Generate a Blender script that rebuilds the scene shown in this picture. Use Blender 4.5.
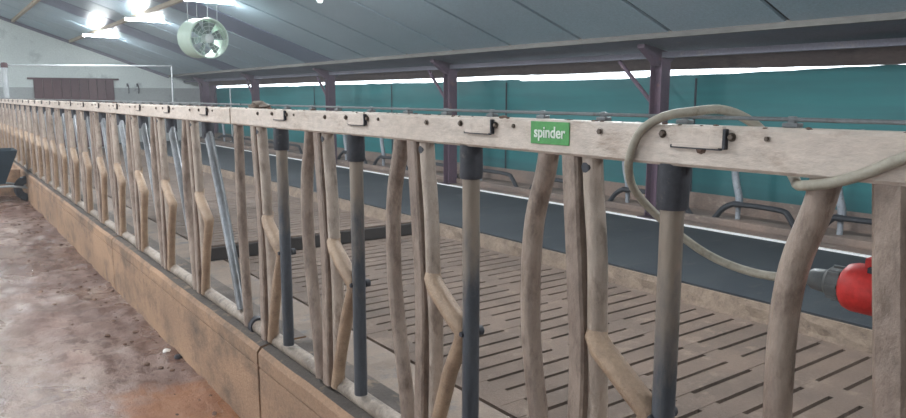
import bpy, bmesh, math, random
from mathutils import Vector, Matrix, noise
random.seed(7)
for o in list(bpy.data.objects): bpy.data.objects.remove(o)
S = bpy.context.scene
COL = S.collection

# ------------------------------------------------------------------ camera
# axes: +Y runs along the feed fence to the far gable, +X runs across from the
# feed alley to the curtain wall, Z up
cd = bpy.data.cameras.new('camera')
cd.sensor_width = 36.0
cd.lens = 716.0 / 906.0 * 36.0
cd.clip_start = 0.05
cam = bpy.data.objects.new('camera', cd)
cam.location = (0, 0, 1.45)
cam.rotation_euler = (math.radians(90 - 8.97), 0, math.radians(-36.07))
COL.objects.link(cam)
S.camera = cam

# ------------------------------------------------------------------ world + exposure
w = bpy.data.worlds.new('overcast_sky')
S.world = w
w.use_nodes = True
bg = w.node_tree.nodes['Background']
bg.inputs[0].default_value = (0.86, 0.94, 1.0, 1)
bg.inputs[1].default_value = 4.2
S.view_settings.view_transform = 'Standard'
S.view_settings.look = 'None'
S.view_settings.gamma = 1.0
S.view_settings.use_curve_mapping = False
S.view_settings.exposure = 0.0

# ------------------------------------------------------------------ materials
def lin(c):
    def f(v):
        v /= 255.0
        return v / 12.92 if v <= 0.04045 else ((v + 0.055) / 1.055) ** 2.4
    return (f(c[0]), f(c[1]), f(c[2]), 1)

def new_mat(name):
    m = bpy.data.materials.new(name)
    m.use_nodes = True
    nt = m.node_tree
    return m, nt, nt.nodes['Principled BSDF']

def ramp(nt, src, stops):
    r = nt.nodes.new('ShaderNodeValToRGB')
    e = r.color_ramp.elements
    while len(e) > 1: e.remove(e[-1])
    e[0].position, e[0].color = stops[0][0], stops[0][1]
    for p, c in stops[1:]:
        k = e.new(p); k.color = c
    nt.links.new(src, r.inputs[0])
    return r

def noise_node(nt, vec, scale, detail=5, rough=0.6):
    n = nt.nodes.new('ShaderNodeTexNoise')
    n.inputs['Scale'].default_value = scale
    n.inputs['Detail'].default_value = detail
    n.inputs['Roughness'].default_value = rough
    nt.links.new(vec, n.inputs['Vector'])
    return n

def coords(nt, scale=(1, 1, 1), world=False):
    # world=True: position in the place, so that copies sharing one mesh still differ in dirt
    if world:
        g = nt.nodes.new('ShaderNodeNewGeometry'); src = g.outputs['Position']
    else:
        t = nt.nodes.new('ShaderNodeTexCoord'); src = t.outputs['Object']
    mp = nt.nodes.new('ShaderNodeMapping')
    mp.inputs['Scale'].default_value = scale
    nt.links.new(src, mp.inputs['Vector'])
    return mp.outputs[0]

def mixc(nt, fac, a, b):
    m = nt.nodes.new('ShaderNodeMix'); m.data_type = 'RGBA'
    if hasattr(fac, 'is_linked'): nt.links.new(fac, m.inputs[0])
    else: m.inputs[0].default_value = fac
    for s, v in ((6, a), (7, b)):
        if hasattr(v, 'is_linked'): nt.links.new(v, m.inputs[s])
        else: m.inputs[s].default_value = v
    return m.outputs[2]

def dirty(name, base, second, dirt, scale=4.0, fine=40.0, amount=0.5, rough=0.7, bump=0.15,
          metallic=0.0, stretch=(1, 1, 1), spread=0.1, spec=0.35, world=True):
    """two base tones mottled together, with shaped patches of a third (dirt, rust, wear)"""
    m, nt, b = new_mat(name)
    v = coords(nt, stretch, world)
    n1 = noise_node(nt, v, scale)
    n2 = noise_node(nt, v, fine, 6, 0.7)
    n3 = noise_node(nt, v, scale * 2.3, 8, 0.7)
    r1 = ramp(nt, n1.outputs[0], [(0.35, lin(base)), (0.65, lin(second))])
    r3 = ramp(nt, n3.outputs[0], [(amount, (0, 0, 0, 1)), (amount + spread, (1, 1, 1, 1))])
    r2 = ramp(nt, n2.outputs[0], [(0.3, (0.8, 0.8, 0.8, 1)), (0.7, (1.12, 1.12, 1.12, 1))])
    c = mixc(nt, r3.outputs[0], r1.outputs[0], lin(dirt))
    mm = nt.nodes.new('ShaderNodeMix'); mm.data_type = 'RGBA'; mm.blend_type = 'MULTIPLY'
    mm.inputs[0].default_value = 1.0
    nt.links.new(c, mm.inputs[6]); nt.links.new(r2.outputs[0], mm.inputs[7])
    nt.links.new(mm.outputs[2], b.inputs['Base Color'])
    b.inputs['Roughness'].default_value = rough
    b.inputs['Metallic'].default_value = metallic
    b.inputs['Specular IOR Level'].default_value = spec
    if bump:
        bp = nt.nodes.new('ShaderNodeBump')
        bp.inputs['Strength'].default_value = bump
        bp.inputs['Distance'].default_value = 0.01
        nt.links.new(n2.outputs[0], bp.inputs['Height'])
        nt.links.new(bp.outputs[0], b.inputs['Normal'])
    return m

def plain(name, col, rough=0.6, metallic=0.0, var=0.12):
    d = tuple(max(0, c * (1 - var)) for c in col)
    return dirty(name, col, d, d, 6, 60, 0.6, rough, 0.05, metallic)

M = {}
M['rail'] = dirty('cream_rail_paint', (208, 193, 182), (190, 174, 162), (148, 122, 104), 5, 50, 0.55, 0.5, 0.4, 0, (1, .5, 1.3), 0.2)
M['tan_bar'] = dirty('dusty_tan_steel', (158, 139, 126), (128, 109, 98), (96, 77, 66), 10, 45, 0.49, 0.42, 0.6, 0.15, (1, 1, .45), 0.22, 0.6)
M['grey_bar'] = dirty('dusty_galvanised_bar', (150, 143, 136), (116, 107, 99), (90, 77, 68), 10, 45, 0.49, 0.4, 0.6, 0.25, (1, 1, .45), 0.22, 0.6)
M['knee'] = dirty('worn_tan_knee', (172, 144, 119), (148, 121, 99), (116, 92, 75), 8, 140, 0.5, 0.42, 0.5, 0.1, (1, 1, 1), 0.3, 0.6)
M['pale_bar'] = dirty('pale_dusty_bar', (178, 161, 148), (150, 132, 119), (108, 89, 77), 10, 45, 0.51, 0.45, 0.6, 0.1, (1, 1, .45), 0.2, 0.6)
def mat_lock():
    m = dirty('dusty_dark_steel_bar', (84, 86, 92), (66, 68, 74), (112, 100, 90), 6, 90, 0.56, 0.4, 0.2, 0.2, (1, 1, .3), 0.2)
    nt = m.node_tree; b = nt.nodes['Principled BSDF']
    src = b.inputs['Base Color'].links[0].from_socket
    g = nt.nodes.new('ShaderNodeNewGeometry'); sp = nt.nodes.new('ShaderNodeSeparateXYZ'); nt.links.new(g.outputs['Position'], sp.inputs[0])
    n = noise_node(nt, coords(nt, (1, 1, .35), True), 16, 6, .7)
    a = nt.nodes.new('ShaderNodeMath'); a.operation = 'MULTIPLY_ADD'; a.inputs[1].default_value = .7
    nt.links.new(n.outputs[0], a.inputs[0]); nt.links.new(sp.outputs[2], a.inputs[2])
    f = ramp(nt, a.outputs[0], [(.0, (0, 0, 0, 1)), (1, (1, 1, 1, 1))])
    mr = nt.nodes.new('ShaderNodeMapRange'); mr.inputs[1].default_value = 1.22; mr.inputs[2].default_value = 1.52
    nt.links.new(a.outputs[0], mr.inputs[0])
    nt.links.new(mixc(nt, mr.outputs[0], src, lin((138, 124, 112))), b.inputs['Base Color'])
    return m
M['dark_bar'] = mat_lock()
M['silver_bar'] = dirty('polished_steel_bar', (150, 152, 156), (104, 104, 106), (92, 87, 83), 6, 90, 0.48, 0.3, 0.1, 0.4, (1, 1, .5), 0.3)
M['rubber'] = dirty('black_rubber', (66, 66, 72), (52, 52, 58), (96, 90, 86), 12, 90, 0.6, 0.6, 0.15)
M['bolt'] = plain('rusty_bolt', (112, 98, 88), 0.6, 0.2)
M['rod'] = dirty('galvanised_rod', (118, 120, 122), (100, 102, 104), (92, 84, 78), 6, 90, 0.6, 0.5, 0.1, 0.2)
M['kerb'] = dirty('stained_concrete_kerb', (168, 134, 107), (138, 110, 90), (90, 76, 67), 1.7, 70, 0.47, 0.8, 0.7, 0, (1, .7, 1), 0.25)
M['kerbtop'] = dirty('grimy_kerb_top', (96, 86, 80), (82, 74, 70), (132, 114, 98), 4, 60, 0.56, 0.85, 0.6)
M['pipe'] = dirty('dusty_bottom_pipe', (156, 142, 130), (126, 111, 99), (88, 75, 66), 7, 60, 0.47, 0.5, 0.5, 0, (1, 1, 1), .25)
M['slat'] = dirty('slat_concrete', (98, 82, 72), (83, 70, 62), (110, 94, 83), 2.6, 60, 0.55, 0.8, 0.5)
M['walk'] = dirty('stand_concrete', (124, 108, 96), (106, 93, 84), (82, 82, 84), 2.2, 60, 0.52, 0.75, 0.5, spread=0.15)
M['pit'] = plain('dark_slurry', (34, 28, 26), 0.9)
M['stallkerb'] = dirty('crumbling_stall_kerb', (126, 109, 95), (106, 91, 79), (84, 70, 60), 7, 60, 0.5, 0.85, 0.6, 0, (1,1,1), .25)
M['mat'] = dirty('dark_stall_mat', (36, 40, 46), (48, 52, 56), (84, 80, 76), 1.4, 50, 0.58, 0.7, 0.2, 0, (.6, 1.6, 1), 0.25)
M['white'] = plain('white_strip', (235, 235, 235), 0.5, 0, 0.05)
M['ledge'] = dirty('ledge_concrete', (128, 110, 100), (104, 92, 86), (146, 132, 122), 3, 50, 0.58, 0.85, 0.4, 0, (1, .5, 1))
M['ceiling'] = dirty('blue_grey_roof_panel', (166, 186, 198), (158, 178, 190), (174, 192, 202), 0.8, 40, 0.6, 0.42, 0.02, 0, (1, 1, 1), 0.2, 0.5)
M['ceiling_dark'] = dirty('darker_roof_panel', (122, 130, 156), (114, 124, 148), (130, 138, 160), 0.8, 40, 0.6, 0.42, 0.02, 0, (1, 1, 1), 0.2, 0.5)
M['seam'] = plain('dark_roof_void', (40, 46, 54), 0.9)
M['timber'] = dirty('old_timber', (184, 172, 156), (162, 150, 134), (128, 114, 102), 3, 40, 0.58, 0.8, 0.3, 0, (1, .2, 1))
M['batten'] = dirty('weathered_edge_batten', (112, 110, 106), (98, 96, 94), (84, 80, 78), 3, 40, 0.58, 0.8, 0.3, 0, (1, .2, 1))
M['eave'] = dirty('grey_eave_sheet', (118, 116, 128), (106, 104, 116), (130, 124, 124), 1.5, 40, 0.6, 0.8, 0.1)
M['fascia'] = dirty('brown_fascia_board', (120, 104, 98), (106, 92, 90), (92, 80, 78), 2, 40, 0.58, 0.8, 0.2, 0, (1, .3, 1))
M['steel'] = dirty('plum_steel_post', (92, 70, 84), (78, 62, 78), (112, 84, 84), 3, 50, 0.58, 0.6, 0.1)
M['gable'] = dirty('grey_render', (212, 220, 218), (198, 206, 205), (180, 188, 188), 0.6, 30, 0.56, 0.9, 0.15)
M['plinth'] = dirty('grey_render_plinth', (164, 168, 168), (150, 154, 156), (134, 136, 138), 1.0, 30, 0.56, 0.9, 0.15)
M['door'] = dirty('maroon_brown_door', (92, 66, 68), (82, 58, 62), (104, 78, 76), 1.2, 30, 0.6, 0.7, 0.1)
M['stall_grey'] = dirty('grey_stall_pipe', (146, 150, 156), (128, 132, 140), (112, 108, 106), 5, 60, 0.58, 0.5, 0.1, 0.1)
M['galv'] = dirty('galvanised_pipe', (176, 180, 182), (158, 162, 166), (140, 138, 136), 3, 60, 0.6, 0.45, 0.1, 0.2)
M['hose'] = dirty('black_hose', (40, 42, 48), (32, 34, 40), (66, 62, 60), 4, 60, 0.62, 0.6, 0.05)
M['cable'] = dirty('grey_cable', (168, 160, 146), (156, 148, 134), (132, 122, 108), 6, 80, 0.58, 0.55, 0.05)
M['red'] = dirty('red_plug_plastic', (200, 52, 48), (186, 46, 44), (150, 56, 52), 14, 90, 0.62, 0.5, 0.02)
M['plug_grey'] = plain('grey_plug_plastic', (112, 114, 114), 0.5)
M['plug_dark'] = plain('dark_plug_mouth', (50, 54, 64), 0.6)
M['fan_green'] = dirty('pale_green_fan_drum', (200, 218, 204), (188, 208, 194), (166, 186, 174), 3, 60, 0.62, 0.5, 0.03)
M['fan_grey'] = plain('grey_fan_blade', (120, 128, 130), 0.5, 0.2)
M['fan_light'] = plain('pale_fan_hub', (206, 212, 212), 0.4)
M['sticker'] = plain('green_sticker', (88, 158, 92), 0.55, 0, 0.1)
M['letter'] = plain('white_letter', (226, 232, 222), 0.5, 0, 0.05)
M['tub'] = plain('dark_slate_tub', (42, 58, 70), 0.5)
M['muck'] = dirty('dry_muck', (120, 94, 80), (92, 72, 64), (146, 122, 104), 8, 60, 0.58, 0.9, 0.4)
M['scraper'] = plain('black_scraper_rubber', (52, 46, 44), 0.8)
M['stone'] = plain('white_stone', (224, 218, 212), 0.7)
M['outdoor'] = dirty('pale_yard_concrete', (196, 192, 184), (184, 180, 172), (168, 162, 154), 0.4, 10, 0.55, 0.9, 0.1)  # unseen yard, made pale to bounce more light up to ceiling and gable

def mat_curtain():
    m, nt, b = new_mat('teal_windbreak_curtain')
    v = coords(nt, (1, .12, 1.6), True)
    n = noise_node(nt, v, 1.4, 4)
    r = ramp(nt, n.outputs[0], [(0.35, lin((5, 66, 70))), (0.65, lin((14, 92, 94)))])
    b.inputs['Roughness'].default_value = 0.55
    nt.links.new(r.outputs[0], b.inputs['Base Color'])
    tr = nt.nodes.new('ShaderNodeBsdfTranslucent')
    nt.links.new(r.outputs[0], tr.inputs[0])
    mx = nt.nodes.new('ShaderNodeMixShader'); mx.inputs[0].default_value = 0.12
    nt.links.new(b.outputs[0], mx.inputs[1]); nt.links.new(tr.outputs[0], mx.inputs[2])
    nt.links.new(mx.outputs[0], nt.nodes['Material Output'].inputs[0])
    return m
M['curtain'] = mat_curtain()

def mat_alley():
    m, nt, b = new_mat('wet_mucky_alley_concrete')
    v = coords(nt, (1, .7, 1), True)
    n1 = noise_node(nt, v, 2.2, 8, 0.65)
    n2 = noise_node(nt, v, 9, 8, 0.7)
    n3 = noise_node(nt, v, 1.0, 5, 0.6)
    n4 = noise_node(nt, v, 45, 6, 0.7)
    c = ramp(nt, n1.outputs[0], [(0.33, lin((150, 131, 121))), (0.48, lin((126, 102, 93))), (0.62, lin((100, 75, 67)))]).outputs[0]
    k = ramp(nt, n2.outputs[0], [(0.5, (0, 0, 0, 1)), (0.57, (1, 1, 1, 1))]).outputs[0]
    c = mixc(nt, k, c, lin((96, 70, 61)))
    # rust-orange silage stain on the concrete near the kerb, ragged outline
    g = nt.nodes.new('ShaderNodeNewGeometry')
    sx = nt.nodes.new('ShaderNodeSeparateXYZ'); nt.links.new(g.outputs['Position'], sx.inputs[0])
    def mth(op, a, bb):
        q = nt.nodes.new('ShaderNodeMath'); q.operation = op
        for i, s in ((0, a), (1, bb)):
            if hasattr(s, 'is_linked'): nt.links.new(s, q.inputs[i])
            else: q.inputs[i].default_value = s
        return q.outputs[0]
    yy = mth('SUBTRACT', 3.95, sx.outputs[1])
    xx = mth('MULTIPLY', mth('SUBTRACT', sx.outputs[0], 0.62), 3.0)
    d = mth('MINIMUM', yy, xx)
    d = mth('ADD', d, mth('MULTIPLY', mth('SUBTRACT', n2.outputs[0], 0.5), 0.8))
    st = ramp(nt, d, [(0.0, (0, 0, 0, 1)), (0.22, (1, 1, 1, 1))]).outputs[0]
    sc = ramp(nt, n1.outputs[0], [(0.35, lin((160, 108, 70))), (0.65, lin((128, 78, 48)))]).outputs[0]
    c = mixc(nt, mth('MULTIPLY', st, 0.7), c, sc)
    # bare paler concrete away from the kerb
    pale = mth('ADD', mth('SUBTRACT', 0.62, sx.outputs[0]), mth('MULTIPLY', mth('SUBTRACT', n3.outputs[0], 0.5), 1.4))
    pl = ramp(nt, pale, [(0.0, (0, 0, 0, 1)), (0.35, (1, 1, 1, 1))]).outputs[0]
    c = mixc(nt, mth('MULTIPLY', pl, 0.4), c, lin((164, 150, 141)))
    nt.links.new(c, b.inputs['Base Color'])
    rr = ramp(nt, n3.outputs[0], [(0.40, (0.7, 0.7, 0.7, 1)), (0.56, (0.16, 0.16, 0.16, 1))]).outputs[0]
    nt.links.new(rr, b.inputs['Roughness'])
    bp = nt.nodes.new('ShaderNodeBump'); bp.inputs['Strength'].default_value = 0.8; bp.inputs['Distance'].default_value = 0.014
    nt.links.new(mth('ADD', n2.outputs[0], mth('MULTIPLY', n4.outputs[0], 0.5)), bp.inputs['Height'])
    nt.links.new(bp.outputs[0], b.inputs['Normal'])
    return m
M['alley'] = mat_alley()

def mat_emit(name, col, strength):
    m, nt, b = new_mat(name)
    b.inputs['Base Color'].default_value = (0.9, 0.9, 0.9, 1)
    b.inputs['Emission Color'].default_value = col
    b.inputs['Emission Strength'].default_value = strength
    return m
M['fill_tube'] = mat_emit('alley_fill_tube', (0.92, 0.98, 1, 1), 550)  # extra strong emission for the added alley lamps, to lift the ceiling
M['tube'] = mat_emit('lit_fluorescent_tube', (0.92, 0.98, 1, 1), 260)

# ------------------------------------------------------------------ mesh helpers
def obj(name, bm, mat, parent=None, smooth=False, loc=None):
    me = bpy.data.meshes.new(name)
    bmesh.ops.recalc_face_normals(bm, faces=bm.faces)
    bm.to_mesh(me); bm.free()
    if smooth:
        for p in me.polygons: p.use_smooth = True
        try: me.set_sharp_from_angle(angle=math.radians(40))
        except Exception: pass
    return link(name, me, mat, parent, loc)

def link(name, me, mat, parent=None, loc=None):
    if mat and not me.materials: me.materials.append(M[mat])
    o = bpy.data.objects.new(name, me)
    COL.objects.link(o)
    if parent: o.parent = parent
    if loc: o.location = loc
    return o

def empty(name, loc=(0, 0, 0)):
    o = bpy.data.objects.new(name, None)
    o.empty_display_size = 0.1
    o.location = loc
    COL.objects.link(o)
    return o

def tag(o, label=None, cat=None, group=None, kind=None):
    if label: o['label'] = label
    if cat: o['category'] = cat
    if group: o['group'] = group
    if kind: o['kind'] = kind
    return o

def box(bm, x0, x1, y0, y1, z0, z1, bev=0.0):
    r = bmesh.ops.create_cube(bm, size=1.0)
    vs = r['verts']
    for v in vs:
        v.co = Vector((x0 + (v.co.x + .5) * (x1 - x0), y0 + (v.co.y + .5) * (y1 - y0), z0 + (v.co.z + .5) * (z1 - z0)))
    if bev:
        es = list({e for v in vs for e in v.link_edges})
        bmesh.ops.bevel(bm, geom=es, offset=bev, segments=2, affect='EDGES', profile=0.6)
    return vs

def BM(): return bmesh.new()
def bx(*a, **k):
    bm = BM(); box(bm, *a, **k); return bm

def spline(pts, n=6):
    """Catmull-Rom through the points"""
    P = [Vector(p) for p in pts]
    Q = [P[0] * 2 - P[1]] + P + [P[-1] * 2 - P[-2]]
    out = []
    for i in range(1, len(Q) - 2):
        for k in range(n):
            t = k / n
            a, b, c, d = Q[i - 1], Q[i], Q[i + 1], Q[i + 2]
            out.append(0.5 * ((2 * b) + (c - a) * t + (2 * a - 5 * b + 4 * c - d) * t * t + (3 * b - a - 3 * c + d) * t ** 3))
    out.append(P[-1])
    return out

def tube(bm, pts, r, seg=10, caps=True, square=False):
    """sweep a ring along the points; r is a number or one per point"""
    P = [Vector(p) for p in pts]
    R = r if isinstance(r, (list, tuple)) else [r] * len(P)
    rings = []
    ref = None
    for i, p in enumerate(P):
        t = ((P[i + 1] - p) if i == 0 else (p - P[i - 1]) if i == len(P) - 1 else
             ((P[i + 1] - p).normalized() + (p - P[i - 1]).normalized())).normalized()
        if ref is None:
            ref = Vector((1, 0, 0)) if abs(t.x) < 0.9 else Vector((0, 1, 0))
        u = (ref - t * ref.dot(t)).normalized()
        ref = u
        v = t.cross(u)
        ring = []
        for k in range(seg):
            a = 2 * math.pi * (k + .5) / seg
            ca, sa = math.cos(a), math.sin(a)
            if square:
                s = 1.0 / max(abs(ca), abs(sa)); s = 0.94 * s + 0.06
                ca, sa = ca * s, sa * s
            ring.append(bm.verts.new(p + (u * ca + v * sa) * R[i]))
        rings.append(ring)
    for a, b in zip(rings, rings[1:]):
        for k in range(seg):
            bm.faces.new((a[k], a[(k + 1) % seg], b[(k + 1) % seg], b[k]))
    if caps:
        bm.faces.new(rings[0]); bm.faces.new(rings[-1])
    return bm

def lathe(bm, prof, axis='Z', seg=24, origin=(0, 0, 0)):
    """prof: (radius, height) pairs"""
    O = Vector(origin)
    def pt(r, h, a):
        c, s = r * math.cos(a), r * math.sin(a)
        return O + (Vector((c, s, h)) if axis == 'Z' else Vector((c, h, s)) if axis == 'Y' else Vector((h, c, s)))
    rings = [[bm.verts.new(pt(r, h, 2 * math.pi * k / seg)) for k in range(seg)] for r, h in prof]
    for a, b in zip(rings, rings[1:]):
        for k in range(seg): bm.faces.new((a[k], a[(k + 1) % seg], b[(k + 1) % seg], b[k]))
    return rings

def lump(bm, c, r, squash=0.6, seed=0, sub=2):
    q = bmesh.ops.create_icosphere(bm, subdivisions=sub, radius=1.0)
    for v in q['verts']:
        d = v.co.copy()
        k = 1 + 0.45 * noise.noise(d * 1.6 + Vector((seed * 3.1, seed, 0)))
        v.co = Vector(c) + Vector((d.x * r * k, d.y * r * k * 1.2, d.z * r * squash * k))

ORD = ['first', 'second', 'third', 'fourth', 'fifth', 'sixth', 'seventh', 'eighth', 'ninth', 'tenth', 'eleventh', 'twelfth', 'thirteenth', 'fourteenth', 'fifteenth', 'sixteenth']

# ------------------------------------------------------------------ levels of the place
ZA = -0.10      # feed alley
ZC = -0.15      # cow floor
ZK = 0.34       # kerb top
Y0, YG = -6.0, 24.5
def roof_z(x): return 4.373 - 0.352 * x

# ================================================================== STRUCTURE
# ---- feed alley: lumpy muck-crusted concrete
bm = BM()
nx, ny = 64, 330
xs = [-1.2 + (1.12 + 1.2) * i / nx for i in range(nx + 1)]
ys = [0.5 + 13.5 * j / ny for j in range(ny + 1)]
grid = []
for y in ys:
    row = []
    for x in xs:
        h = noise.fractal(Vector((x * 3.2, y * 2.6, 0)), 1.0, 2.1, 5) * 0.010
        h += max(0, noise.noise(Vector((x * 7, y * 6, 4.2))) - 0.10) * 0.045
        h += max(0, noise.noise(Vector((x * 19, y * 15, 1.2))) - 0.2) * 0.014
        edge = min(1, (x + 1.2) / .15, (y - .5) / .3, (14 - y) / .3)
        smooth_zone = 0.35 if (y < 3.8 and x > .55) else 1.0
        row.append(bm.verts.new((x, y, ZA + max(h, -0.004) * max(0, edge) * smooth_zone)))
    grid.append(row)
for a, b in zip(grid, grid[1:]):
    for i in range(nx): bm.faces.new((a[i], a[i + 1], b[i + 1], b[i]))
fl = obj('floor', bm, 'alley', smooth=True)
tag(fl, 'wet brown muck-smeared concrete feed alley', 'floor', kind='structure')
bm = BM()
box(bm, -11, -1.2, Y0, YG, ZA - .3, ZA)
box(bm, -1.2, 1.12, Y0, 0.5, ZA - .3, ZA)
box(bm, -1.2, 1.12, 14.0, YG, ZA - .3, ZA)
o = obj('floor_alley_rest', bm, 'alley')
o.name = 'floor_alley'
tag(o, 'plain concrete of the feed alley beyond the mucky stretch', 'floor', kind='structure')
o = obj('ground_outside', bx(-60, -11, -40, 60, ZA - .4, ZA - .12), 'outdoor')
tag(o, 'pale open yard ground outside the barn', 'ground', kind='structure')

# ---- kerb under the fence, cast in lengths
kerb = tag(empty('feed_kerb', (1.2, 0, ZA)), 'tan concrete kerb under the feed fence', 'kerb', kind='structure')
cuts = [-6.1, -3.1, -0.06, 3.0, 6.15, 9.2, 12.3, 15.4, 18.5]
for a, b in zip(cuts, cuts[1:]):
    bm = BM()
    box(bm, 1.10, 1.34, a + .010, b - .010, ZA - .05, ZK - .098, 0.005)
    box(bm, 1.125, 1.33, a + .02, b - .02, ZK - .2, ZK - .05)
    obj('kerb_block', bm, 'kerb', kerb).matrix_parent_inverse = Matrix.Translation((-1.2, 0, -ZA))
    n = 26
    bm = BM()                       # upper lip, its arris worn and wavy
    rows = []
    for j in range(n + 1):
        y = a + .010 + (b - a - .020) * j / n
        e = noise.noise(Vector((y * 5, 1.3, 0))) * .006
        prof = [(1.10, ZK - .089 + e * .4), (1.10 + e * .4, ZK - .028 + e), (1.118 + e, ZK - .006), (1.15, ZK), (1.34, ZK), (1.34, ZK - .089)]
        rows.append([bm.verts.new((px, y, pz)) for px, pz in prof])
    for p, q in zip(rows, rows[1:]):
        for i in range(6): bm.faces.new((p[i], p[(i + 1) % 6], q[(i + 1) % 6], q[i]))
    bm.faces.new(rows[0]); bm.faces.new(rows[-1])
    lip = obj('kerb_lip', bm, 'kerb', kerb)
    lip.matrix_parent_inverse = Matrix.Translation((-1.2, 0, -ZA))
    lip.data.materials.append(M['kerbtop'])
    for pl in lip.data.polygons:
        if pl.center.x > 1.112 and pl.normal.z > .3: pl.material_index = 1
# low wall returning across the alley at the far end
o = obj('wall_return', bx(-1.6, 1.10, 13.1, 13.3, ZA - .05, ZK - .03, bev=.01), 'kerb')
tag(o, 'low tan concrete wall crossing the far end of the alley', 'wall', kind='structure')

# ---- cow side
o = obj('floor_stand', bx(1.34, 2.235, Y0, YG, ZC - .3, ZC), 'walk')
tag(o, 'solid grey-tan concrete strip behind the feed fence', 'floor', kind='structure')
o = obj('floor_pit', bx(2.235, 4.72, Y0, YG, ZC - .6, ZC - .3), 'pit')
tag(o, 'dark slurry pit below the slats', 'pit', kind='structure')
slf = tag(empty('slatted_floor', (3.5, 0, ZC)), 'brown concrete slatted floor with long drainage slots', 'slatted floor', kind='structure')
PITCH = 0.157
def slat_mesh():
    bm = BM()
    box(bm, 2.262, 4.70, 0, PITCH - .028, -.12, 0)
    for x0, x1 in ((2.262, 2.44), (3.09, 3.235), (3.80, 3.955), (4.60, 4.70)):
        box(bm, x0, x1, PITCH - .028, PITCH, -.12, -.001)
    me = bpy.data.meshes.new('slat'); bm.to_mesh(me); bm.free(); return me
sm = slat_mesh()
ns = int((YG - 0.1 + 2.0) / PITCH)
for i in range(ns):
    s = link('slat', sm, 'slat', slf, (-3.5, -2.0 + i * PITCH, random.uniform(-.002, .002)))

# stall kerb, crumbled along its face
bm = BM()
rows = []
for j in range(0, 311):
    y = Y0 + (YG - Y0) * j / 310
    e = noise.noise(Vector((y * 2.2, 0, 0))) * .03 + noise.noise(Vector((y * 7, 3, 0))) * .015
    f = noise.noise(Vector((y * 4.2, 9, 0))) * .03
    prof = [(4.66 + e, ZC - .02), (4.68 + e * .6, ZC + .035 + f * .6), (4.70 + f, ZC + .09), (4.715 + f * .5, -.02), (4.90, -.016), (4.90, ZC - .3), (4.705, ZC - .3)]
    rows.append([bm.verts.new((px, y, pz)) for px, pz in prof])
for p, q in zip(rows, rows[1:]):
    for i in range(7): bm.faces.new((p[i], p[(i + 1) % 7], q[(i + 1) % 7], q[i]))
o = obj('stall_kerb', bm, 'stallkerb')
tag(o, 'crumbling tan kerb between the slats and the dark bedding', 'kerb', kind='structure')
o = obj('floor_stall', bx(4.735, 6.80, Y0, YG, ZC - .28, -.004), 'mat')
tag(o, 'dark blue-grey stall bedding mat along the curtain wall', 'floor', kind='structure')
o = obj('trim_1', bx(6.80, 6.84, Y0, YG, -.05, .012), 'white')
tag(o, 'thin white strip along the back of the stall mat', 'trim', kind='structure')
bm = BM()
box(bm, 6.84, 7.52, Y0, YG, ZC - .3, .02)
box(bm, 7.02, 7.52, Y0, YG, .02, .10, .012)
o = obj('floor_ledge', bm, 'ledge')
tag(o, 'stepped brown concrete ledge below the curtain', 'ledge', kind='structure')

# ---- curtain wall
wr = tag(empty('wall_right', (7.5, 0, 0)), 'teal windbreak curtain above a low concrete wall', 'wall', kind='structure')
obj('low_wall', bx(7.46, 7.62, Y0, YG, .10, .295), 'ledge', wr).matrix_parent_inverse = Matrix.Translation((-7.5, 0, 0))
seams = [-5.2, -1.7, 1.8, 5.3, 8.79, 12.28, 15.8, 19.3, 23.0]
for a, b in zip(seams, seams[1:]):
    bm = BM()
    nyc, nz = 40, 10
    rows = []
    for j in range(nyc + 1):
        y = a + (b - a) * j / nyc
        top = 1.698 + .018 * noise.noise(Vector((y * .5, 2, 0))) + .012 * noise.noise(Vector((y * 3, 5, 0)))
        if 6 < y < 8.5: top -= .022
        top += .034 * min(1, max(0, (5.8 - y) / 2.2))
        row = []
        for k in range(nz + 1):
            z = .285 + (top - .285) * k / nz
            xo = 7.48 + .012 * math.sin(z * 9 + y * .4) + .012 * noise.noise(Vector((y * 1.2, z * 2.5, 7)))
            row.append(bm.verts.new((xo, y, z)))
        rows.append(row)
    for p, q in zip(rows, rows[1:]):
        for k in range(nz): bm.faces.new((p[k], p[k + 1], q[k + 1], q[k]))
    c = obj('curtain_panel', bm, 'curtain', wr, True)
    c.matrix_parent_inverse = Matrix.Translation((-7.5, 0, 0))
    sv = obj('curtain_seam', bx(7.440, 7.452, b - .012, b + .012, .30, 1.66), 'seam', wr)
    sv.matrix_parent_inverse = Matrix.Translation((-7.5, 0, 0))
obj('end_panel', bx(7.4, 7.5, 23.0, YG, .29, 1.78), 'steel', wr).matrix_parent_inverse = Matrix.Translation((-7.5, 0, 0))

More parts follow.
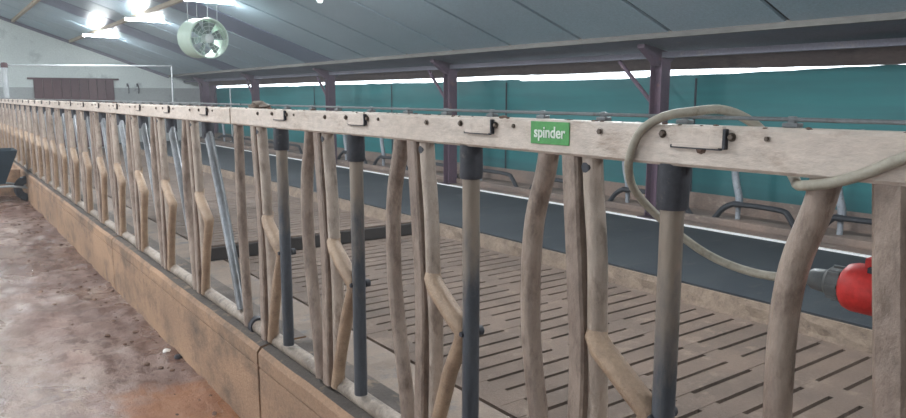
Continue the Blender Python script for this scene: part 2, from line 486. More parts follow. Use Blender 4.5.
# ---- roof: panels on a dark void, purlins, eave
cl = tag(empty('ceiling', (0, 0, 4.37)), 'blue-grey sloping panelled barn ceiling', 'ceiling', kind='structure')
cinv = Matrix.Translation((0, 0, -4.37))
XR = -3.0
def slope_slab(bm, x0, x1, y0, y1, dz0, dz1):
    v = [bm.verts.new((x, y, roof_z(x) + d)) for d in (dz0, dz1) for x, y in ((x0, y0), (x1, y0), (x1, y1), (x0, y1))]
    for f in ((0, 1, 2, 3), (7, 6, 5, 4), (0, 4, 5, 1), (1, 5, 6, 2), (2, 6, 7, 3), (3, 7, 4, 0)): bm.faces.new([v[i] for i in f])
bm = BM(); slope_slab(bm, XR, 6.45, Y0, YG + .2, .035, .12)
obj('roof_deck', bm, 'seam', cl).matrix_parent_inverse = cinv
y = 3.614 - 1.29 * 7
i = 0
while y < YG:
    a, b = y + .03, min(y + 1.29 - .03, YG)
    bm = BM(); slope_slab(bm, XR, 6.43, max(a, Y0), b, 0, .032)
    mid = (a + b) / 2
    dk = 12.6 < mid < 13.9 or 17.8 < mid < 19.1
    c = obj('roof_panel', bm, 'ceiling_dark' if dk else 'ceiling', cl)
    if dk: c['label'] = 'darker violet-grey roof panel'
    c.matrix_parent_inverse = cinv
    y += 1.29
# purlins across the underside
def prism(bm, prof, y0, y1):
    A = [bm.verts.new((x, y0, z)) for x, z in prof]; B = [bm.verts.new((x, y1, z)) for x, z in prof]
    n = len(prof)
    for k in range(n): bm.faces.new((A[k], A[(k + 1) % n], B[(k + 1) % n], B[k]))
    bm.faces.new(A); bm.faces.new(B[::-1])
for x in (3.65, 2.22, 0.80, -0.62, -2.05):
    bm = BM()
    prism(bm, [(x - .035, roof_z(x - .035)), (x + .035, roof_z(x + .035)), (x + .035, roof_z(x) - .06), (x - .035, roof_z(x) - .06)], Y0, YG)
    obj('purlin', bm, 'timber', cl).matrix_parent_inverse = cinv
bm = BM()
prism(bm, [(6.40, roof_z(6.40) + .01), (6.47, roof_z(6.40) + .01), (6.47, 2.062), (6.41, 2.062)], Y0, YG)
obj('edge_batten', bm, 'batten', cl).matrix_parent_inverse = cinv
bm = BM()
prism(bm, [(6.44, 2.075), (7.62, 1.90), (7.62, 1.96), (6.44, 2.2)], Y0, YG)
obj('eave_sheet', bm, 'eave', cl).matrix_parent_inverse = cinv
bm = BM()
prev = None
for j in range(0, 200):                 # fascia board with a ragged lower edge
    y = Y0 + (YG - Y0) * j / 199
    zb = 1.765 + .012 * noise.noise(Vector((y * .6, 0, 3))) + .006 * noise.noise(Vector((y * 6, 0, 3)))
    zb -= .018 * min(1, max(0, (5.2 - y) / 1.8))
    r = [bm.verts.new(p) for p in ((7.45, y, zb), (7.45, y, 1.935), (7.50, y, 1.935), (7.50, y, zb))]
    if prev:
        for k in range(4): bm.faces.new((prev[k], prev[(k + 1) % 4], r[(k + 1) % 4], r[k]))
    prev = r
obj('fascia_board', bm, 'fascia', cl).matrix_parent_inverse = cinv
# opposite slope beyond the open ridge
bm = BM()
v = [bm.verts.new(p) for p in ((-4.2, Y0, 5.43), (-11, Y0, 3.04), (-11, YG, 3.04), (-4.2, YG, 5.43), (-4.2, Y0, 5.55), (-11, Y0, 3.16), (-11, YG, 3.16), (-4.2, YG, 5.55))]
for f in ((0, 1, 2, 3), (7, 6, 5, 4), (0, 4, 5, 1), (1, 5, 6, 2), (2, 6, 7, 3), (3, 7, 4, 0)): bm.faces.new([v[k] for k in f])
obj('opposite_roof', bm, 'ceiling', cl).matrix_parent_inverse = cinv

# ---- far gable
wf = tag(empty('wall_far', (0, YG, 0)), 'pale grey rendered gable wall at the far end', 'wall', kind='structure')
winv = Matrix.Translation((0, -YG, 0))
def gable_poly(bm, pts, y0, y1):
    A = [bm.verts.new((x, y0, z)) for x, z in pts]; B = [bm.verts.new((x, y1, z)) for x, z in pts]
    n = len(pts)
    for k in range(n): bm.faces.new((A[k], A[(k + 1) % n], B[(k + 1) % n], B[k]))
    bm.faces.new(A[::-1]); bm.faces.new(B)
bm = BM(); gable_poly(bm, [(-11, 1.70), (7.62, 1.70), (7.62, 1.9), (-3.5, roof_z(-3.5)), (-11, 3.04)], YG, YG + .2)
obj('gable_face', bm, 'gable', wf).matrix_parent_inverse = winv
bm = BM(); box(bm, -11, 2.58, YG - .03, YG + .2, ZA - .3, 1.70); box(bm, 4.78, 7.62, YG - .03, YG + .2, ZC - .3, 1.70); box(bm, 2.58, 4.78, YG, YG + .2, ZC - .3, 1.70)
obj('gable_plinth', bm, 'plinth', wf).matrix_parent_inverse = winv
bm = BM()
prism(bm, [(0, 0), (1, 0), (1, 1), (0, 1)], 0, .01); bm.free()
bm = BM(); gable_poly(bm, [(-3.4, roof_z(-3.4) - .09), (6.43, roof_z(6.43) - .09), (6.43, roof_z(6.43) + .0), (-3.4, roof_z(-3.4) + .0)], YG - .07, YG)
obj('verge_board', bm, 'eave', wf).matrix_parent_inverse = winv

# ---- unseen end wall and gable, added behind the camera to cut light
o = obj('wall_back_light_block', bx(-11, 7.62, Y0 - .2, Y0, ZC - .3, 1.9), 'plinth')
tag(o, 'unseen grey wall added behind the camera to cut light from the near end', 'wall', kind='structure')
bm = BM(); gable_poly(bm, [(-11, 1.9), (7.62, 1.9), (7.62, 1.95), (-3.5, roof_z(-3.5)), (-11, 3.04)], Y0 - .2, Y0)
o = obj('gable_back_light_block', bm, 'gable')
tag(o, 'unseen grey gable added above the light-blocking wall behind the camera', 'wall', kind='structure')

dr = tag(empty('door_1', (3.68, YG - .05, ZA)), 'wide maroon-brown sliding door in the far gable', 'door', kind='structure')
dinv = Matrix.Translation((-3.68, -(YG - .05), -ZA))
nb = 9
for k in range(nb):
    a = 2.60 + 2.17 * k / nb
    obj('door_board', bx(a + .004, a + 2.17 / nb - .004, YG - .08, YG - .04, ZA, 1.93, bev=.004), 'door', dr).matrix_parent_inverse = dinv
obj('door_track', bx(2.45, 4.92, YG - .10, YG - .03, 1.93, 1.985, bev=.005), 'door', dr).matrix_parent_inverse = dinv

# ================================================================== FEED FENCE
def mesh_of(name, fn, smooth=True):
    bm = BM(); fn(bm)
    bmesh.ops.recalc_face_normals(bm, faces=bm.faces)
    me = bpy.data.meshes.new(name); bm.to_mesh(me); bm.free()
    if smooth:
        for p in me.polygons: p.use_smooth = True
        me.set_sharp_from_angle(angle=math.radians(42))
    return me

XB = 1.160            # centre plane of the bars
ZR0, ZR1 = 1.320, 1.397
ZF = ZK + .03         # foot of the bars, on the bottom pipe
FM = {}
FM['curved'] = mesh_of('curved_bar', lambda b: tube(b, spline([(0, 0, ZR0 + .01), (0, .012, 1.27), (0, .045, 1.16), (0, .056, 1.03), (0, .050, .85), (0, .018, .66), (0, -.012, .50), (0, -.03, ZF - .01)], 4), .0245, 12))
FM['joint'] = mesh_of('joint_bar', lambda b: tube(b, spline([(0, 0, ZR0 + .01), (0, .006, 1.1), (0, .006, .8), (0, -.02, ZF - .01)], 4), .0225, 12))
FM['flat'] = mesh_of('square_upright', lambda b: tube(b, spline([(0, .020, ZR0 + .01), (0, .009, 1.20), (0, -.009, 1.0), (0, -.020, .8), (0, -.005, ZF - .01)], 3), .0240, 24, square=True))
FM['round'] = mesh_of('round_upright', lambda b: tube(b, spline([(0.002, -.030, ZR0 + .01), (0.002, -.038, 1.24), (0.002, -.054, 1.1), (0.003, -.060, .93), (.012, -.060, .75), (.014, -.050, ZF - .01)], 3), .0225, 12))
FM['arm'] = mesh_of('knee_arm', lambda b: tube(b, [(.010, -.056, .955), (.0, -.060, .922), (-.003, -.080, .898), (-.005, -.16, .843), (-.005, -.208, .810), (-.003, -.216, .795), (-.003, -.208, .77), (0, -.15, .66), (.004, -.085, .49), (.006, -.045, ZF - .01)], [.020, .026, .028, .028, .0275, .026, .023, .023, .023, .023], 12))
FM['lock'] = mesh_of('locking_bar', lambda b: tube(b, [(0, 0, ZR0 + .005), (0, 0, 1.24), (0, -.002, .9), (0, 0, ZF + .03)], .0235, 14))
FM['lock_open'] = mesh_of('locking_bar', lambda b: tube(b, [(0, .0, ZR0 + .005), (0, -.012, 1.24), (0, -.15, .96), (0, -.30, .62), (0, -.39, ZF + .03)], .0235, 12))
FM['sleeve'] = mesh_of('rubber_sleeve', lambda b: lathe(b, [(.0, ZR0 + .002), (.030, ZR0 + .002), (.031, ZR0 - .01), (.031, ZR0 - .082), (.029, ZR0 - .088), (.0, ZR0 - .088)], 'Z', 18))
def boltf(b):
    lathe(b, [(0, 0), (.008, 0), (.008, -.002)], 'X', 12)
    lathe(b, [(.0058, -.001), (.0058, -.006), (.0045, -.007), (0, -.007)], 'X', 6)
FM['bolt'] = mesh_of('bolt', boltf, False)
def latchf(b):
    box(b, -.0045, 0, -.125, -.012, -.017, .014, .0012)
    box(b, -.010, -.001, -.128, -.10, -.020, .018, .002)
    box(b, -.008, 0, -.118, -.02, -.022, -.016, .001)
FM['latch'] = mesh_of('latch_plate', latchf, False)
FM['lip_shadow'] = mesh_of('lip_shadow', lambda b: (box(b, -.0075, 0, -.122, -.016, -.0245, -.018, .001), box(b, -.0105, 0, -.133, -.127, -.022, .014, .001)), False)  # dark strips in place of the shade at the plate's lower lip and end
FM['bumper'] = mesh_of('rubber_bumper', lambda b: lathe(b, [(0, -.012), (.011, -.012), (.0145, -.008), (.0145, .012), (.0, .014)], 'X', 14))
FM['pivot'] = mesh_of('pivot_bolt', lambda b: (lathe(b, [(0, -.028), (.007, -.028), (.008, -.022), (.008, .034), (0, .034)], 'X', 10), lathe(b, [(0, .030), (.014, .030), (.014, .046), (0, .046)], 'X', 10)))
def lugf(b):
    box(b, -.008, .012, -.014, .014, 0, .008, .002)
    box(b, -.003, .005, -.007, .007, .006, .019, .002)
FM['lug'] = mesh_of('rod_lug', lugf, False)
FM['clamp'] = mesh_of('pipe_clamp', lambda b: lathe(b, [(.030, -.022), (.042, -.022), (.042, .022), (.030, .022), (.030, -.022)], 'Y', 18))

def rail_mesh(y0, y1):
    def fn(b):
        n = max(8, int((y1 - y0) / .12)); rows = []
        for j in range(n + 1):
            y = y0 + (y1 - y0) * j / n
            e = noise.noise(Vector((y * 1.7, 0, 0))) * .0016
            c = .006
            pr = [(1.13 + c, ZR0), (1.13, ZR0 + c), (1.13, ZR1 - c), (1.13 + c, ZR1), (1.195 - c, ZR1), (1.195, ZR1 - c), (1.195, ZR0 + c), (1.195 - c, ZR0)]
            rows.append([b.verts.new((px + e, y, pz + e)) for px, pz in pr])
        for p, q in zip(rows, rows[1:]):
            for k in range(8): b.faces.new((p[k], p[(k + 1) % 8], q[(k + 1) % 8], q[k]))
        b.faces.new(rows[0]); b.faces.new(rows[-1])
    return mesh_of('top_rail', fn)

def fence_panel(y0, y1, wides, label, opened, last):
    # wides: where each pair of uprights stands
    e = tag(empty('feed_fence_panel', (XB, y0, ZK)), label, 'feed fence', 'feed fence panels in a row')
    ox, oy, oz = XB, y0, ZK
    def part(name, me, mat, x, y, z=0.0, par=None):
        o = link(name, me, mat, par or e)
        if par is None: o.location = (x - ox, y - oy, z - oz)
        else: o.location = (x, y, z)
        return o
    part('top_rail', rail_mesh(y0 + .008, y1 - .008), 'rail', 0, 0)
    part('bottom_rail', mesh_of('bottom_rail', lambda b: tube(b, [(1.185, y0 + .004, ZK + .022), (1.185, (y0 + y1) / 2, ZK + .022), (1.185, y1 - .004, ZK + .022)], .030, 14)), 'pipe', 0, 0)
    rod = part('locking_rod', mesh_of('locking_rod', lambda b: tube(b, [(1.185, y0 + .01, ZR1 + .014), (1.185, (y0 + y1) / 2, ZR1 + .0135), (1.185, y1 - .01, ZR1 + .014)], .004, 8)), 'rod', 0, 0)
    y = y0 + .2
    while y < y1 - .1:
        part('rod_lug', FM['lug'], 'rod', 1.185, y, ZR1)
        y += random.uniform(.19, .24)
    part('pipe_clamp', FM['clamp'], 'rubber', 1.19, y1 - .07, ZK + .022)
    for i, W in enumerate(wides):
        D = W - .245
        if last and i == len(wides) - 1: part('joint_bar', FM['joint'], 'tan_bar', XB, y1 - .02)
        else: part('curved_bar', FM['curved'], 'grey_bar' if (opened or i % 2) else 'tan_bar', XB, W + (.118 if W < .5 else .102))
        sq = part('square_upright', FM['flat'], 'tan_bar', XB, W)
        ru = part('round_upright', FM['round'], 'grey_bar' if opened else 'pale_bar', XB, W)
        part('rubber_bumper', FM['bumper'], 'rubber', -.008, -.030, 1.297, ru)
        ar = part('knee_arm', FM['arm'], 'tan_bar' if opened and i % 2 else 'knee', XB, W)
        if not opened: part('pivot_bolt', FM['pivot'], 'rubber', 0, -.236, .80, ar)
        if opened:
            lk = part('locking_bar', FM['lock_open'], 'silver_bar', XB + .02, D + .04)
        else:
            lk = part('locking_bar', FM['lock'], 'dark_bar', XB, D)
        part('rubber_sleeve', FM['sleeve'], 'rubber', 0, 0, 0, lk)
        lp = part('latch_plate', FM['latch'], 'rail', 1.13, D, ZR1 - .018)
        part('lip_shadow', FM['lip_shadow'], 'rubber', 0, 0, 0, lp)
        part('bolt', FM['bolt'], 'bolt', -.001, .006, 0, lp)
        part('bolt', FM['bolt'], 'bolt', -.001, -.14, 0, lp)
        part('bolt', FM['bolt'], 'bolt', 1.13, W - .08, ZR1 - .02)
        part('bolt', FM['bolt'], 'bolt', 1.13, D - .205, ZR1 - .018).scale = (.7, .7, .7)
    return e

pA = fence_panel(-1.55, 3.30, [-.81, -.17, .452, 1.110, 1.755, 2.395, 3.03], 'nearest cream feed fence panel with closed dark locking bars and a green sticker', False, True)
pB = fence_panel(3.30, 8.33, [4.0 + .695 * k for k in range(7)], 'middle cream feed fence panel, its shiny locking bars slanting open', True, True)
pC = fence_panel(8.33, 13.24, [8.92 + .695 * k for k in range(7)], 'far cream feed fence panel in front of the maroon door', True, True)
pD = fence_panel(13.24, 18.4, [13.85 + .695 * k for k in range(7)], 'farthest cream feed fence panel at the left edge of the photo', True, True)

# sticker on the near rail with its lettering
st = obj('sticker', bx(1.1275, 1.1295, 1.118, 1.242, ZR0 + .022, ZR1 - .004, bev=.0008), 'sticker', pA)
st.matrix_parent_inverse = Matrix.Translation((-XB, 1.55, -ZK))
st['label'] = 'green rectangular sticker with white lettering'
cu = bpy.data.curves.new('lettering', 'FONT')
cu.body = 'spinder'; cu.size = .036; cu.extrude = .0006; cu.align_x = 'CENTER'; cu.align_y = 'CENTER'; cu.offset = .0006
tmp = bpy.data.objects.new('tmp_text', cu); COL.objects.link(tmp)
bpy.context.view_layer.update()
me = bpy.data.meshes.new_from_object(tmp.evaluated_get(bpy.context.evaluated_depsgraph_get()))
bpy.data.objects.remove(tmp)
xs_ = [v.co.x for v in me.vertices]; k = .100 / (max(xs_) - min(xs_))
for v in me.vertices: v.co.x *= k
me.name = 'lettering'; me.materials.clear()
lt = link('lettering', me, 'letter', st)
lt.matrix_parent_inverse = Matrix.Translation((-XB, 1.55, -ZK)).inverted() @ Matrix.Translation((-XB, 1.55, -ZK))
lt.matrix_local = Matrix.Translation((1.1268, 1.180, ZR0 + .048)) @ Matrix(((0, 0, -1, 0), (-1, 0, 0, 0), (0, 1, 0, 0), (0, 0, 0, 1)))

# ================================================================== CABLE WITH RED PLUG
pc = tag(empty('power_cable', (1.3, .56, 1.08)), 'thick grey power cable looped over the top rail, ending in a red plug', 'cable')
pinv = Matrix.Translation((-1.3, -.56, -1.08))
path = [(1.315, .675, 1.108), (1.31, .755, 1.10), (1.305, .83, 1.108), (1.30, .90, 1.130), (1.262, .965, 1.185), (1.195, .985, 1.25),
        (1.128, .950, 1.305), (1.118, .935, 1.345), (1.118, .912, 1.385), (1.130, .872, 1.411), (1.155, .828, 1.421), (1.188, .782, 1.424),
        (1.216, .735, 1.398), (1.228, .690, 1.345), (1.215, .655, 1.308), (1.165, .622, 1.304), (1.120, .585, 1.309), (1.117, .545, 1.317),
        (1.118, .50, 1.334), (1.118, .445, 1.362), (1.128, .37, 1.393), (1.15, .29, 1.418), (1.20, .20, 1.418), (1.235, .08, 1.37), (1.25, -.1, 1.22), (1.26, -.3, .9), (1.27, -.45, .5), (1.30, -.5, .2), (1.42, -.6, ZC + .01), (1.6, -1.2, ZC + .01)]
bm = BM(); tube(bm, spline(path, 6), .0088, 10)
obj('cable_sheath', bm, 'cable', pc, True).matrix_parent_inverse = pinv
bm = BM(); lathe(bm, [(0, .70), (.011, .70), (.013, .665), (.020, .655), (.022, .63), (.030, .622), (.031, .598), (.028, .596), (.0, .596)], 'Y', 20, (1.312, 0, 1.113))
obj('cable_gland', bm, 'plug_grey', pc, True).matrix_parent_inverse = pinv
bm = BM()
for k in range(8):
    a = 2 * math.pi * k / 8
    box(bm, 1.312 + .030 * math.cos(a) - .003, 1.312 + .030 * math.cos(a) + .003, .600, .62, 1.113 + .030 * math.sin(a) - .003, 1.113 + .030 * math.sin(a) + .003)
obj('gland_ribs', bm, 'plug_grey', pc).matrix_parent_inverse = pinv
bm = BM(); lathe(bm, [(0, .600), (.030, .600), (.040, .592), (.044, .580), (.0445, .545), (.042, .540), (.042, .530), (.0, .530)], 'Y', 28, (1.312, 0, 1.113))
obj('plug_body', bm, 'red', pc, True).matrix_parent_inverse = pinv
bm = BM(); lathe(bm, [(.043, .531), (.049, .531), (.050, .526), (.050, .500), (.048, .496), (.040, .496), (.040, .530)], 'Y', 28, (1.312, 0, 1.113))
obj('plug_collar', bm, 'plug_dark', pc, True).matrix_parent_inverse = pinv
bm = BM(); box(bm, 1.296, 1.328, .505, .562, 1.150, 1.172, .004); box(bm, 1.301, 1.323, .515, .535, 1.166, 1.178, .002)
obj('lid_hinge', bm, 'red', pc).matrix_parent_inverse = pinv
bm = BM(); box(bm, 1.285, 1.302, .538, .552, 1.140, 1.158, .002)
obj('hinge_pin', bm, 'plug_dark', pc).matrix_parent_inverse = pinv

# ================================================================== POSTS OF THE CURTAIN WALL
def post_meshes():
    d = {}
    def h(b):
        box(b, -.08, .08, -.08, -.069, .02, 1.88); box(b, -.08, .08, .069, .08, .02, 1.88); box(b, -.005, .005, -.069, .069, .02, 1.88)
    d['post'] = mesh_of('steel_column', h, False)
    d['base'] = mesh_of('base_plate', lambda b: box(b, -.14, .10, -.14, .14, .0, .02, .003), False)
    d['b1'] = mesh_of('brace', lambda b: tube(b, [(0, .07, 1.34), (0, .62, 1.87)], .024, 8, square=True))
    def haunch(b):
        A = [(-.36, 1.99), (-.09, 1.80), (.09, 1.80), (.20, 1.90), (.20, 1.93), (0, 1.97), (-.36, 2.03)]
        P = [b.verts.new((x, -.05, z)) for x, z in A]; Q = [b.verts.new((x, .05, z)) for x, z in A]
        for k in range(7): b.faces.new((P[k], P[(k + 1) % 7], Q[(k + 1) % 7], Q[k]))
        b.faces.new(P); b.faces.new(Q[::-1])
    d['haunch'] = mesh_of('rafter_haunch', haunch, False)
    return d
PM = post_meshes()
plabels = {1.19: 'plum steel post beyond the right edge, near the camera', 5.44: 'plum steel post right behind the grey cable loop', 9.62: 'plum steel post left of the green sticker, second from right', 13.96: 'plum steel post third from the right under the eave',
           18.26: 'slim plum steel post behind the fence joint', 22.4: 'farthest plum steel post, beside the grey gable'}
for yp, lb in plabels.items():
    e = tag(empty('steel_post', (6.95, yp, .02)), lb, 'post', 'plum steel posts along the curtain wall')
    inv = (0, 0, -.02)
    link('column', PM['post'], 'steel', e, inv); link('base_plate', PM['base'], 'steel', e, (0, 0, -.02))
    link('brace', PM['b1'], 'steel', e, inv); link('rafter_haunch', PM['haunch'], 'steel', e, inv)
o = obj('eave_beam', bx(6.90, 7.0, Y0, YG, 1.885, 1.95), 'eave')
tag(o, 'long grey beam on top of the plum steel posts', 'beam', kind='structure')

# ================================================================== STALL POSTS AND HOSE SWAGS
gy = [1.9, 3.36, 4.47, 6.03, 7.55, 9.07, 10.6, 12.15, 13.7, 15.25, 16.8, 18.35, 19.9, 21.5]
def gp_low(b): tube(b, [(0, 0, 0), (0, 0, .1), (0, 0, .2)], .028, 12)
def gp_up(b): tube(b, spline([(0, -.01, .17), (0, .0, .26), (0, .045, .42), (0, .065, .58), (0, .05, .76), (0, .01, .90), (0, -.06, .98), (0, -.15, 1.0)], 4), .040, 12)
G1, G2 = mesh_of('post_base', gp_low), mesh_of('bent_pipe', gp_up)
G3 = mesh_of('clip', lambda b: lathe(b, [(.034, .135), (.045, .135), (.045, .205), (.034, .205)], 'Z', 14))
for i, yp in enumerate(gy):
    lb = 'short grey bent stall post on the brown ledge, ' + ORD[i] + ' from the right'
    e = tag(empty('stall_post', (7.16, yp, .10)), lb, 'post', 'grey stall posts along the ledge')
    link('post_base', G1, 'stall_grey', e); link('bent_pipe', G2, 'stall_grey', e); link('hose_clip', G3, 'rubber', e)
hp = [(7.11, gy[0] - .6, .20)]
for a, b in zip(gy, gy[1:]):
    L = b - a
    hp += [(7.11, a - .02, .272), (7.11, a + .04, .268), (7.10, a + .10 * L, .20), (7.08, a + .17 * L, .06), (7.08, a + .25 * L, .02), (7.08, a + .34 * L, .07), (7.10, a + .44 * L, .21), (7.11, a + .51 * L, .262), (7.11, a + .75 * L, .276)]
hp += [(7.11, gy[-1], .272), (7.11, gy[-1] + .4, .2)]
bm = BM(); tube(bm, spline(hp, 4), .031, 8)
tag(obj('neck_hose', bm, 'hose', None, True), 'black hose hanging in swags from the grey stall posts', 'hose')

# ================================================================== SCRAPER ACROSS THE SLATS
e = tag(empty('manure_scraper', (3.4, 6.95, ZC)), 'black rubber manure scraper beam lying across the slats', 'scraper')
einv = Matrix.Translation((-3.4, -6.95, -ZC))
obj('rubber_blade', bx(2.0, 4.55, 6.93, 6.99, ZC + .004, ZC + .13, bev=.008), 'scraper', e).matrix_parent_inverse = einv
obj('top_beam', bx(2.0, 4.55, 6.96, 7.07, ZC + .105, ZC + .15, bev=.008), 'slat', e).matrix_parent_inverse = einv
for x in (2.3, 2.9, 3.5, 4.1):
    obj('bracket', bx(x, x + .06, 6.91, 6.935, ZC + .02, ZC + .14, bev=.004), 'scraper', e).matrix_parent_inverse = einv

# ================================================================== FAN
fc = Vector((3.45, 10.8, 2.285))
e = tag(empty('circulation_fan', fc), 'pale green drum ventilation fan hanging from the ceiling', 'fan')
bm = BM(); lathe(bm, [(.285, .03), (.300, .0), (.312, .0), (.318, .03), (.306, .06), (.306, .38), (.318, .41), (.318, .44), (.298, .44), (.292, .40), (.285, .06), (.285, .03)], 'Y', 36)
obj('drum', bm, 'fan_green', e, True)
bm = BM()
for r in (.07, .13, .19, .245, .29):
    tube(bm, [(r * math.cos(2 * math.pi * k / 28), .005, r * math.sin(2 * math.pi * k / 28)) for k in range(29)], .0032, 5, False)
for k in range(12):
    a = 2 * math.pi * k / 12
    tube(bm, [(.06 * math.cos(a), .004, .06 * math.sin(a)), (.298 * math.cos(a), .004, .298 * math.sin(a))], .0032, 5, False)
obj('guard_grille', bm, 'fan_light', e)
bm = BM(); lathe(bm, [(0, -.012), (.05, -.012), (.066, .0), (.07, .03), (.07, .22), (.0, .24)], 'Y', 20)
obj('motor_hub', bm, 'fan_light', e, True)
for k in range(6):
    a0 = 2 * math.pi * k / 6 + .25
    bm = BM(); n = 6
    pr = []
    for j in range(n + 1):
        r = .065 + (.272 - .065) * j / n; wd = .045 + .05 * j / n; tw = math.radians(48 - 22 * j / n)
        c = Vector((r * math.cos(a0), .14, r * math.sin(a0))); tdir = Vector((-math.sin(a0), 0, math.cos(a0)))
        d = tdir * math.cos(tw) + Vector((0, 1, 0)) * math.sin(tw); nn = tdir * -math.sin(tw) + Vector((0, 1, 0)) * math.cos(tw)
        pr.append([bm.verts.new(c + d * s * wd + nn * q * .003) for s, q in ((-1, -1), (1, -1), (1, 1), (-1, 1))])
    for p, q in zip(pr, pr[1:]):
        for k2 in range(4): bm.faces.new((p[k2], p[(k2 + 1) % 4], q[(k2 + 1) % 4], q[k2]))
    bm.faces.new(pr[0]); bm.faces.new(pr[-1])
    obj('fan_blade', bm, 'fan_grey', e, True)
for dy in (.06, .38):
    for sx_ in (-.16, .16):
        x = fc.x + sx_
        bm = BM(); tube(bm, [(sx_, dy, .265), (sx_ * 1.1, dy, (roof_z(x) - fc.z) * 1.14)], .006, 6)
        obj('hanger', bm, 'galv', e)

e.rotation_euler = (math.radians(3), 0, math.radians(4))
e.scale = (.92, 1.15, .92)
# ================================================================== LAMPS
def lamp(x, y, z, label, power, tube_mat='tube'):
    e = tag(empty('strip_light', (x, y, z)), label, 'lamp', 'fluorescent strip lights under the ceiling')
    obj('housing', bx(-.42, .42, -.04, .04, .025, .06, bev=.008), 'fan_light', e)
    for dy in (-.028, .028):
        bm = BM(); tube(bm, [(-.40, dy, 0), (0, dy, 0), (.40, dy, 0)], .018, 10)
        obj('tube', bm, tube_mat, e, True)
    for sx_ in (-.3, .3):
        bm = BM(); tube(bm, [(sx_, 0, .055), (sx_, 0, roof_z(x + sx_) - z)], .006, 6)
        obj('hanger', bm, 'galv', e)
    ld = bpy.data.lights.new('strip_glow', 'AREA'); ld.shape = 'RECTANGLE'; ld.size = .8; ld.size_y = .12
    ld.energy = power; ld.color = (.92, .97, 1)
    lo = bpy.data.objects.new('strip_glow', ld); COL.objects.link(lo); lo.parent = e; lo.location = (0, 0, -.03)
LP = 85
lamp(3.70, 20.05, 2.93, 'strip light nearest the far gable', LP)
lamp(3.75, 15.6, 2.95, 'strip light between the gable lamp and the fan', LP)
lamp(3.80, 11.7, 2.93, 'strip light at the top edge, right of the fan', LP)
lamp(3.80, 7.5, 2.93, 'strip light above the frame, over the hanging bulb', LP)
lamp(3.80, 3.3, 2.93, 'strip light above the frame, over the green sticker', LP)
lamp(3.80, -.9, 2.93, 'strip light above the frame, right of the camera', LP)
lamp(-1.3, 18.0, 3.9, 'far added fill light over the feed alley, above the frame', 90, 'fill_tube')  # unseen row over the alley, added to brighten ceiling, kerb and gable
lamp(-1.3, 11.5, 3.9, 'middle added fill light over the feed alley, above the frame', 90, 'fill_tube')
lamp(-1.3, 5.0, 3.9, 'near added fill light over the feed alley, above the frame', 90, 'fill_tube')
# one hanging bulb
e = tag(empty('hanging_bulb', (3.95, 8.15, 2.60)), 'small white hanging bulb at the top edge of the photo', 'lamp')
bm = BM(); lathe(bm, [(0, -.05), (.025, -.045), (.04, -.02), (.042, .01), (.03, .045), (.018, .07), (0, .07)], 'Z', 16)
obj('bulb', bm, 'fan_light', e, True)
bm = BM(); tube(bm, [(0, 0, .06), (0, 0, .14)], .022, 10); obj('socket', bm, 'fan_light', e, True)
bm = BM(); tube(bm, [(0, 0, .13), (0, 0, roof_z(3.95) - 2.60)], .005, 6); obj('cord', bm, 'rubber', e, True)

# ================================================================== FAR END PIECES
e = tag(empty('pipe_frame', (1.66, 21, ZA)), 'thin white pipe frame standing before the far gable', 'pipe frame')
einv = Matrix.Translation((-1.66, -21, -ZA))
bm = BM(); tube(bm, [(1.66, 21, 2.20), (3.6, 21, 2.24), (5.63, 21, 2.27)], .024, 8); obj('cross_pipe', bm, 'galv', e, True).matrix_parent_inverse = einv
bm = BM(); tube(bm, [(5.62, 21, 2.27), (5.6, 21, 1.2), (5.6, 21, .0)], .026, 8); obj('drop_pipe', bm, 'galv', e, True).matrix_parent_inverse = einv
bm = BM(); tube(bm, [(1.64, 21, ZC), (1.64, 21, 1.0), (1.64, 21, 2.14)], .065, 12); obj('thick_post', bm, 'galv', e, True).matrix_parent_inverse = einv
bm = BM(); lathe(bm, [(0, 2.27), (.06, 2.26), (.08, 2.22), (.08, 2.14), (0, 2.14)], 'Z', 14, (1.64, 21, 0)); obj('post_cap', bm, 'door', e, True).matrix_parent_inverse = einv
bm = BM(); tube(bm, [(5.6, 21, 0.02), (5.6, 21, ZC)], .05, 10); obj('foot', bm, 'galv', e, True).matrix_parent_inverse = einv
for k, x in enumerate((5.17, 5.46)):
    e = tag(empty('wall_hook', (x, YG - .03, 1.55)), ('left' if k == 0 else 'right') + ' dark hook of the pair on the gable beside the maroon door', 'hook', 'hooks on the gable')
    bm = BM(); tube(bm, spline([(0, 0, .24), (0, -.07, .25), (.01, -.10, .20), (.01, -.10, .02), (.0, -.09, -.02)], 3), .016, 6); obj('hook_arm', bm, 'rubber', e, True)
    obj('back_plate', bx(-.025, .025, -.012, 0, .19, .29), 'rubber', e)
e = tag(empty('thin_pole', (7.3, 21.2, .1)), 'thin pale pole beside the dark end panel of the curtain', 'pole')
bm = BM(); tube(bm, [(0, 0, 0), (0, 0, .8), (0, 0, 1.62)], .022, 8); obj('pole_tube', bm, 'galv', e, True)
obj('pole_foot', bx(-.06, .06, -.06, .06, 0, .015), 'galv', e)

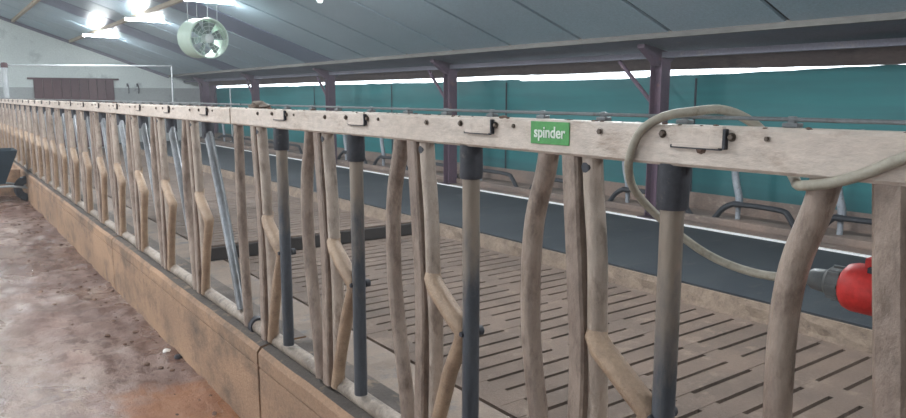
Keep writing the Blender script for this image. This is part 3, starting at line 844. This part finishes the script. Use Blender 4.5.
# dark tub at the far end of the alley, left edge
e = tag(empty('feed_barrow', (.62, 12.3, ZA)), 'dark slate feed barrow at the left edge below the fence', 'barrow')
bm = BM()
lo_ = [(-.25, -.22, .30), (.20, -.22, .30), (.20, .22, .30), (-.25, .22, .30)]
hi_ = [(-.42, -.34, .78), (.38, -.34, .78), (.38, .34, .78), (-.42, .34, .78)]
A = [bm.verts.new(p) for p in lo_]; B = [bm.verts.new(p) for p in hi_]
Bi = [bm.verts.new((p[0] * .94, p[1] * .94, p[2])) for p in hi_]; Ai = [bm.verts.new((p[0] * .92, p[1] * .92, p[2] + .02)) for p in lo_]
for k in range(4):
    q = (k + 1) % 4
    bm.faces.new((A[k], A[q], B[q], B[k])); bm.faces.new((B[k], B[q], Bi[q], Bi[k])); bm.faces.new((Bi[k], Bi[q], Ai[q], Ai[k]))
bm.faces.new(A); bm.faces.new(Ai)
obj('tub', bm, 'tub', e)
for s in (-.24, .24):
    bm = BM(); tube(bm, spline([(-.95, s, .72), (-.6, s, .58), (-.2, s, .29), (.25, s, .26), (.52, s * .3, .2)], 4), .018, 8); obj('handle', bm, 'galv', e, True)
    bm = BM(); tube(bm, [(-.18, s, .28), (-.30, s, .0)], .016, 8); obj('leg', bm, 'galv', e, True)
bm = BM(); lathe(bm, [(.08, -.04), (.17, -.045), (.19, -.02), (.19, .02), (.17, .045), (.08, .04), (.08, -.04)], 'Y', 24, (.50, 0, .19)); obj('wheel', bm, 'rubber', e, True)

# ================================================================== SMALL STUFF
bm = BM()
for k in range(260):
    y = 2.4 + 10.2 * random.random() ** 1.2
    x = 1.09 - abs(random.gauss(0, .16)) if random.random() < .6 else random.uniform(-.2, 1.05)
    r = random.uniform(.006, .022) * (1 if y > 3.8 else .6)
    lump(bm, (x, y, ZA + r * .2), r, .5, k, 1)
tag(obj('muck_crumbs', bm, 'muck', None, True), 'brown crumbs of muck and feed scattered over the alley', 'muck', kind='stuff')
bm = BM()
for k in range(240):
    y = random.uniform(.3, 9); r = random.uniform(.0025, .006) * (1 + (random.random() < .1))
    lump(bm, (1.135 + abs(random.gauss(0, .02)), y, ZR1 - .001 + r * .2), r, .5, k, 1)
tag(obj('rail_crumbs', bm, 'muck', None, True), 'dry crumbs of feed lying on the top rail', 'muck', kind='stuff')
bm = BM(); lump(bm, (1.165, 3.03, ZR1 + .014), .034, .5, 3); lump(bm, (1.17, 2.97, ZR1 + .008), .024, .5, 5); lump(bm, (1.168, 3.09, ZR1 + .008), .024, .5, 8)
tag(obj('feed_clump', bm, 'pipe', None, True), 'pale clump of dried feed on the rail beside the panel joint', 'clump')
bm = BM(); lump(bm, (1.045, 4.40, ZA + .012), .024, .7, 11)
tag(obj('white_stone', bm, 'stone', None, True), 'small white stone lying at the foot of the kerb', 'stone')
bm = BM(); lump(bm, (1.075, 4.26, ZA + .012), .022, .8, 12)
tag(obj('dark_stone', bm, 'rubber', None, True), 'small dark lump at the foot of the kerb beside the white stone', 'stone')
bm = BM(); lump(bm, (1.137, .785, ZR1 - .042), .013, .9, 21)
tag(obj('mud_splat', bm, 'muck', None, True), 'dried brown mud spot on the rail inside the cable loop', 'mud')

# ================================================================== DUSTY AIR
hm = bpy.data.materials.new('dusty_barn_air'); hm.use_nodes = True
nt = hm.node_tree; nt.nodes.remove(nt.nodes['Principled BSDF'])
vs = nt.nodes.new('ShaderNodeVolumeScatter'); vs.inputs['Color'].default_value = (.9, .95, 1, 1); vs.inputs['Density'].default_value = .004; vs.inputs['Anisotropy'].default_value = .2
nt.links.new(vs.outputs[0], nt.nodes['Material Output'].inputs['Volume'])
M['haze'] = hm
hz = obj('barn_air', bx(-10.9, 7.43, Y0 + .1, YG - .12, ZC - .28, 5.8), 'haze')
tag(hz, 'thin dusty haze filling the whole barn', 'haze', kind='stuff')
